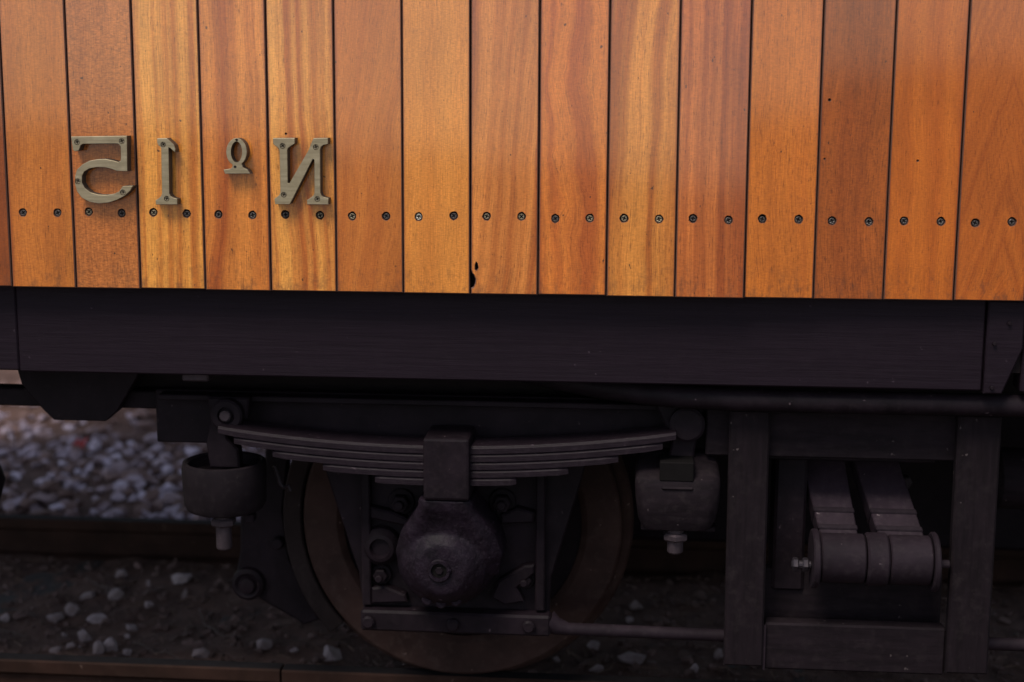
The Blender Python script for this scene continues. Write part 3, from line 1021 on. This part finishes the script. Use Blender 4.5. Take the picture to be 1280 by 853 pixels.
ENN = [(0.5359, 1.2395), (0.5779, 1.2402), (0.5772, 1.2293), (0.5697, 1.2249), (0.5648, 1.2214), (0.5627, 1.2169), (0.5623, 1.1553), (0.5653, 1.1543), (0.605, 1.2197), (0.6085, 1.2296), (0.6138, 1.2399), (0.6415, 1.2406), (0.6413, 1.229), (0.6322, 1.2272), (0.6276, 1.2233), (0.626, 1.2178), (0.6249, 1.1371), (0.6268, 1.1322), (0.6311, 1.129), (0.6404, 1.127), (0.6397, 1.1148), (0.599, 1.1144), (0.5987, 1.1231), (0.6069, 1.1282), (0.6116, 1.132), (0.6135, 1.137), (0.6145, 1.1992), (0.6117, 1.2009), (0.5659, 1.1153), (0.5638, 1.1143), (0.5368, 1.1145), (0.5355, 1.125), (0.5423, 1.1294), (0.5459, 1.1331), (0.5473, 1.1382), (0.5479, 1.2148), (0.5465, 1.2197), (0.5431, 1.2232), (0.5371, 1.2271), (0.5356, 1.2301)]
ORD = [(0.4562, 1.189), (0.4519, 1.192), (0.4485, 1.1963), (0.446, 1.2017), (0.4445, 1.2077), (0.4443, 1.214), (0.4453, 1.2203), (0.4474, 1.2261), (0.4505, 1.2312), (0.4544, 1.2353), (0.459, 1.238), (0.4638, 1.2392), (0.4687, 1.2389), (0.4733, 1.2371), (0.4774, 1.2338), (0.4808, 1.2294), (0.4831, 1.224), (0.4844, 1.2179), (0.4845, 1.2116), (0.4834, 1.2053), (0.4811, 1.1995), (0.4779, 1.1946), (0.4739, 1.1907), (0.4758, 1.184), (0.4847, 1.18), (0.4903, 1.1719), (0.4407, 1.1715), (0.4381, 1.1792), (0.4517, 1.1813), (0.4554, 1.1848)]
OIN = [(0.465, 1.2331), (0.4684, 1.2321), (0.4714, 1.2293), (0.4737, 1.225), (0.475, 1.2194), (0.4754, 1.2133), (0.4747, 1.2072), (0.473, 1.2016), (0.4704, 1.1972), (0.4673, 1.1943), (0.4639, 1.1933), (0.4605, 1.1943), (0.4575, 1.1971), (0.4552, 1.2015), (0.4538, 1.207), (0.4535, 1.2132), (0.4542, 1.2193), (0.4559, 1.2248), (0.4585, 1.2292), (0.4616, 1.2321)]
for name, pts, hol, scr, lab, hr in (
        ("numeral", FIVE, [], [(0.1529, 1.2296), (0.2411, 1.2321), (0.1508, 1.1547), (0.2392, 1.1343)], "mirrored brass numeral 5", .0054),
        ("numeral", ONE, [], [(0.3222, 1.2262), (0.325, 1.123)], "mirrored brass numeral 1", .0052),
        ("ordinal_sign", ORD, [OIN], [(0.4655, 1.2358), (0.461, 1.1848)], "small raised brass ordinal o with a bar under it", .0026),
        ("letter", ENN, [], [(0.554, 1.2252), (0.618, 1.2232), (0.5541, 1.1327), (0.6188, 1.1253)], "mirrored brass capital letter N", .0054)):
    bm = NB()
    plate(bm, pts, list(hol) + [circ(x, z, hr, 14) for x, z in scr], -.024, -.0006, .0008, 0, 1, bev_mi=0, hole_bev=.0002)
    o = obj(name, bm, [M_BRASS, M_BRASS_SIDE], car)
    o["label"] = lab
    for x, z in scr:
        screw(o, x, -.0232, z, 2 if hr > .004 else 0, .88 * hr / .0054)

# ------------------------------------------------------------------ stones, twigs, grit
def stone_mat(name, a, b, c, tones=None):
    m = NT(name)
    co = m.coord()
    g = m.n("ShaderNodeNewGeometry")
    n1 = m.noise(co, 30, 5, .65); n2 = m.noise(co, 160, 3, .6)
    col = m.ramp(g.outputs["Random Per Island"], tones or [(0, a), (1, b)])
    col = m.mix(m.math('MULTIPLY', m.ramp(n1, [(.42, 0), (.66, 1)]), .55), col, c)
    col = m.mix(.35, col, m.mix(1.0, col, m.ramp(n2, [(.3, .65), (.7, 1.3)]), 'MULTIPLY'))
    m.P(color=col, rough=.9, spec=.25)
    m.bump(n2, .5, .003)
    return m.m
M_STONE = stone_mat("pale_limestone", (.17, .128, .13), (.31, .25, .262), (.10, .066, .056))
M_BALLAST = stone_mat("ballast_stone", (.18, .115, .125), (.58, .50, .61), (.18, .11, .10),
                      [(0, (.10, .060, .054)), (.35, (.20, .13, .125)), (.6, (.36, .29, .35)), (1, (.58, .51, .63))])
M_GRIT = stone_mat("earthy_grit", (.045, .025, .022), (.13, .082, .076), (.08, .052, .042))

def rock(seed, sx, sy, sz, n=16):
    r = random.Random(seed)
    bm = NB()
    for k in range(n):
        v = Vector((r.gauss(0, 1), r.gauss(0, 1), r.gauss(0, 1))).normalized()
        v *= r.uniform(.82, 1.0)
        bm.verts.new((v.x * sx, v.y * sy, v.z * sz))
    res = bmesh.ops.convex_hull(bm, input=list(bm.verts))
    junk = [g for g in res["geom_interior"] if isinstance(g, bmesh.types.BMVert)]
    if junk:
        bmesh.ops.delete(bm, geom=junk, context='VERTS')
    bmesh.ops.recalc_face_normals(bm, faces=bm.faces)
    return bm

STONES = [(-0.351, 0.956, 0.049, 0.03), (-0.324, 1.003, 0.041, 0.041), (-0.324, 1.126, 0.047, 0.021), (-0.241, 1.129, 0.051, 0.036), (-0.289, 1.304, 0.038, 0.033), (-0.093, 1.271, 0.068, 0.029), (-0.049, 1.153, 0.017, 0.032), (-0.124, 1.063, 0.027, 0.019), (-0.234, 0.959, 0.059, 0.022), (-0.219, 0.83, 0.045, 0.035), (-0.149, 0.742, 0.038, 0.038), (-0.124, 0.762, 0.039, 0.042), (-0.07, 0.736, 0.029, 0.021), (0.124, 0.731, 0.046, 0.027), (-0.112, 0.849, 0.018, 0.018), (-0.12, 0.911, 0.034, 0.02), (-0.258, 0.729, 0.038, 0.011), (-0.231, 0.755, 0.029, 0.015), (-0.209, 0.759, 0.013, 0.013), (-0.483, 0.929, 0.028, 0.032), (-0.18, 1.229, 0.017, 0.022), (-0.283, 0.847, 0.018, 0.016), (0.463, 0.753, 0.054, 0.046), (0.274, 0.792, 0.043, 0.035), (0.358, 0.779, 0.023, 0.019), (1.232, 0.793, 0.074, 0.027), (1.24, 1.196, 0.043, 0.032), (1.223, 1.089, 0.025, 0.019), (1.388, 0.745, 0.023, 0.027), (1.142, 0.723, 0.042, 0.021), (1.131, 0.881, 0.036, 0.028), (1.038, 0.785, 0.023, 0.017), (1.454, 0.86, 0.024, 0.04)]
STONE_LABEL = {
    0: "squarish pale stone on the dirt, left one of a touching pair far left",
    1: "squarish pale stone on the dirt, right one of a touching pair far left",
    2: "flat bright stone lying above the touching pair on the dirt",
    3: "rounded pale stone to the right of the flat bright stone",
    4: "greyish stone at the foot of the far rail, left of the long slab",
    5: "long flat pale slab of stone at the foot of the far rail",
    6: "small upright white stone below the long flat slab",
    7: "small round stone alone in the middle of the dirt",
    8: "long low stone right of the touching pair on the dirt",
    9: "wedge shaped stone leaning in the middle of the left dirt patch",
    10: "left stone of the clump against the near rail",
    11: "tall pale stone of the clump against the near rail",
    12: "small blocky stone right of the clump by the near rail",
    13: "lone pale stone on the sleeper end beside the near rail",
    22: "angular white stone by the near rail, left of the wheel bottom",
    23: "dull earthy stone by the near rail, right of the rail joint",
    25: "long pale stone behind the near rail, below the tie rod on the right",
    26: "faint pale stone in the dark between the wheel and the step frame",
    19: "brownish stone at the far left edge of the dirt",
    14: "tiny chip of stone just right of the wedge shaped stone",
    15: "low greyish chip above and right of the wedge shaped stone",
    16: "thin flat sliver of stone against the near rail far left",
    17: "small flat chip between the thin sliver and the stone clump",
    18: "tiny bright chip touching the left side of the stone clump",
    20: "small dim chip left of the long flat slab by the far rail",
    21: "small dim chip just left of the wedge shaped stone",
    24: "small earthy chip just left of the angular white stone",
    27: "tiny chip just above the tie rod between wheel and step frame",
    28: "small upright chip right of the long pale stone under the tie rod",
    29: "low grey chip against the near rail left of the long pale stone",
    30: "dim grey stone just under the tie rod right of the wheel",
    31: "small dim chip beside the lower right rim of the wheel",
    32: "pale upright stone at the foot of the left step post",
}
for k, (x, y, w, h) in enumerate(STONES):
    bm = rock(100 + k, w * .56, w * .5, h * .62, 18)
    rot = Matrix.Rotation(rng.uniform(-.25, .25), 4, 'Y') @ Matrix.Rotation(rng.uniform(-.3, .3), 4, 'X')
    bmesh.ops.transform(bm, matrix=Matrix.Translation((x, y, dirt_z(x, y) + h * .32)) @ rot, verts=bm.verts)
    o = obj("stone", bm, M_STONE)
    if k in STONE_LABEL:
        tag(o, STONE_LABEL[k], "stone", "pale stones lying between the rails")
    else:
        tag(o, "small pale chip of stone on the dirt between the rails", "stone", "small stone chips between the rails")

def scatter(name, n, fpos, fsize, mat, seed, variants=14, npt=13, parent=None):
    r = np.random.default_rng(seed)
    base = []
    for k in range(variants):
        bm = rock(seed * 50 + k, 1, 1, .78, npt)
        bmesh.ops.triangulate(bm, faces=bm.faces)
        bm.verts.ensure_lookup_table(); bm.verts.index_update()
        base.append((np.array([v.co[:] for v in bm.verts]), np.array([[v.index for v in f.verts] for f in bm.faces])))
        bm.free()
    V, F = [], []
    off = 0
    for i in range(n):
        v, f = base[i % variants]
        s = fsize(r)
        a, b, c = r.uniform(0, 6.28), r.uniform(-.5, .5), r.uniform(-.5, .5)
        ca, sa, cb, sb, cc, sc = np.cos(a), np.sin(a), np.cos(b), np.sin(b), np.cos(c), np.sin(c)
        M = np.array([[ca, -sa, 0], [sa, ca, 0], [0, 0, 1]]) @ np.array([[cb, 0, sb], [0, 1, 0], [-sb, 0, cb]]) @ np.array([[1, 0, 0], [0, cc, -sc], [0, sc, cc]])
        ax = np.array([r.uniform(.75, 1.3), r.uniform(.75, 1.2), r.uniform(.7, 1.0)]) * s
        x, y, z = fpos(r, s)
        V.append((v * ax) @ M.T + (x, y, z)); F.append(f + off); off += len(v)
    V = np.concatenate(V); F = np.concatenate(F)
    me = bpy.data.meshes.new(name)
    me.from_pydata(V.tolist(), [], F.tolist())
    me.materials.append(mat)
    o = bpy.data.objects.new(name, me)
    COL.objects.link(o)
    o["kind"] = "stuff"
    return o

def bpos(r, s):
    y = 1.60 + (r.random() ** 1.2) * 1.75
    x = r.uniform(-1.75 - .42 * (y - 1.6), 1.3)
    return x, y, shoulder_z(x, y) + s * r.uniform(-.1, .5)
o = scatter("ballast", 2900, bpos, lambda r: .014 + .027 * r.random() ** 1.3, M_BALLAST, 3)
tag(o, "pale pinkish grey crushed ballast stones beyond the far rail", "ballast")
def gpos(r, s):
    x = r.uniform(-1.3, 2.4); y = r.uniform(.46, 1.47)
    return x, y, dirt_z(x, y) + s * .2
o = scatter("grit", 6500, gpos, lambda r: .002 + .018 * r.random() ** 3.4, M_GRIT, 5, npt=10)
tag(o, "brown grit and crumbled earth strewn between the rails", "grit")
def fpos(r, s):
    x = r.uniform(-1.6, 3.2); y = r.uniform(-.78, .36)
    return x, y, front_z(x, y) + s * .3
o = scatter("trackside_gravel", 3500, fpos, lambda r: r.uniform(.008, .022), M_GRIT, 8, npt=10)
tag(o, "dark dirty gravel in front of the near rail", "gravel")

M_TWIG = flat("dry_grass_stem", (.085, .06, .05), .8)
TW = [([(.03, 1.30), (.12, 1.27), (.24, 1.31), (.36, 1.38)], "thin dry stem along the foot of the far rail, left of the brake hanger"),
      ([(.02, 1.06), (.07, .95), (.14, .87), (.20, .85)], "thin curved dry stem lying on the left sleeper"),
      ([(-.40, 1.30), (-.33, 1.22), (-.25, 1.15)], "short dry stem above the flat bright stone"),
      ([(-.62, .90), (-.50, .86), (-.38, .83)], "dry stem near the left edge below the stones"),
      ([(-.08, .80), (.0, .74), (.08, .70)], "dry stem between the stone clump and the lone stone")]
for pts, lab in TW:
    bm = NB()
    P3 = []
    for j in range(len(pts) * 4 - 3):
        t = j / 4; i = min(int(t), len(pts) - 2); f = t - i
        x = pts[i][0] * (1 - f) + pts[i + 1][0] * f; y = pts[i][1] * (1 - f) + pts[i + 1][1] * f
        P3.append((x, y, dirt_z(x, y) + .007 + .004 * math.sin(j * 1.3)))
    tube(bm, P3, .0013, 6)
    tag(obj("dry_stem", bm, M_TWIG), lab, "stem")
bm = NB()
x, y = -.88, 2.52
rows = []
for j in range(4):
    rows.append([bm.verts.new((x + (i - 1.5) * .014 + .003 * j, y + (j - 1.5) * .014, shoulder_z(x, y) + .042 + .008 * math.sin(i * 1.7 + j) + .006 * j)) for i in range(4)])
for j in range(3):
    for i in range(3):
        bm.faces.new([rows[j][i], rows[j][i + 1], rows[j + 1][i + 1], rows[j + 1][i]])
g = bmesh.ops.extrude_face_region(bm, geom=list(bm.faces))
bmesh.ops.translate(bm, verts=[v for v in g["geom"] if isinstance(v, bmesh.types.BMVert)], vec=(0, 0, .002))
bmesh.ops.recalc_face_normals(bm, faces=bm.faces)
tag(obj("scrap", bm, flat("red_scrap", (.30, .02, .02), .6)), "small crumpled red scrap lying on the ballast under the hanging bracket", "litter")

# dead grass and leaf litter on the dirt: short thin bent strips, far too many to count
r = random.Random(21)
V, F = [], []
for k in range(1500):
    x, y = r.uniform(-1.3, 2.3), r.uniform(.46, 1.47)
    a, L, w = r.uniform(0, 6.28), r.uniform(.012, .055), r.uniform(.0008, .0026)
    bend = r.uniform(-.5, .5)
    o0 = len(V)
    for j in range(4):
        t = j / 3 - .5
        ang = a + bend * t
        px, py = x + math.cos(ang) * L * t, y + math.sin(ang) * L * t
        pz = dirt_z(px, py) + .0025 + r.random() * .003
        nx, ny = -math.sin(ang) * w, math.cos(ang) * w
        V += [(px + nx, py + ny, pz), (px - nx, py - ny, pz), (px, py, pz + w * .8)]
    for j in range(3):
        b = o0 + j * 3
        for p, q in ((0, 1), (1, 2), (2, 0)):
            F.append((b + p, b + q, b + 3 + q, b + 3 + p))
me = bpy.data.meshes.new("leaf_litter")
me.from_pydata(V, [], F)
me.materials.append(stone_mat("dead_grass", (.05, .028, .020), (.17, .11, .085), (.07, .04, .03)))
lo = bpy.data.objects.new("leaf_litter", me)
COL.objects.link(lo)
lo["kind"] = "stuff"
tag(lo, "brown dead grass and leaf litter strewn over the dirt between the rails", "leaf litter")
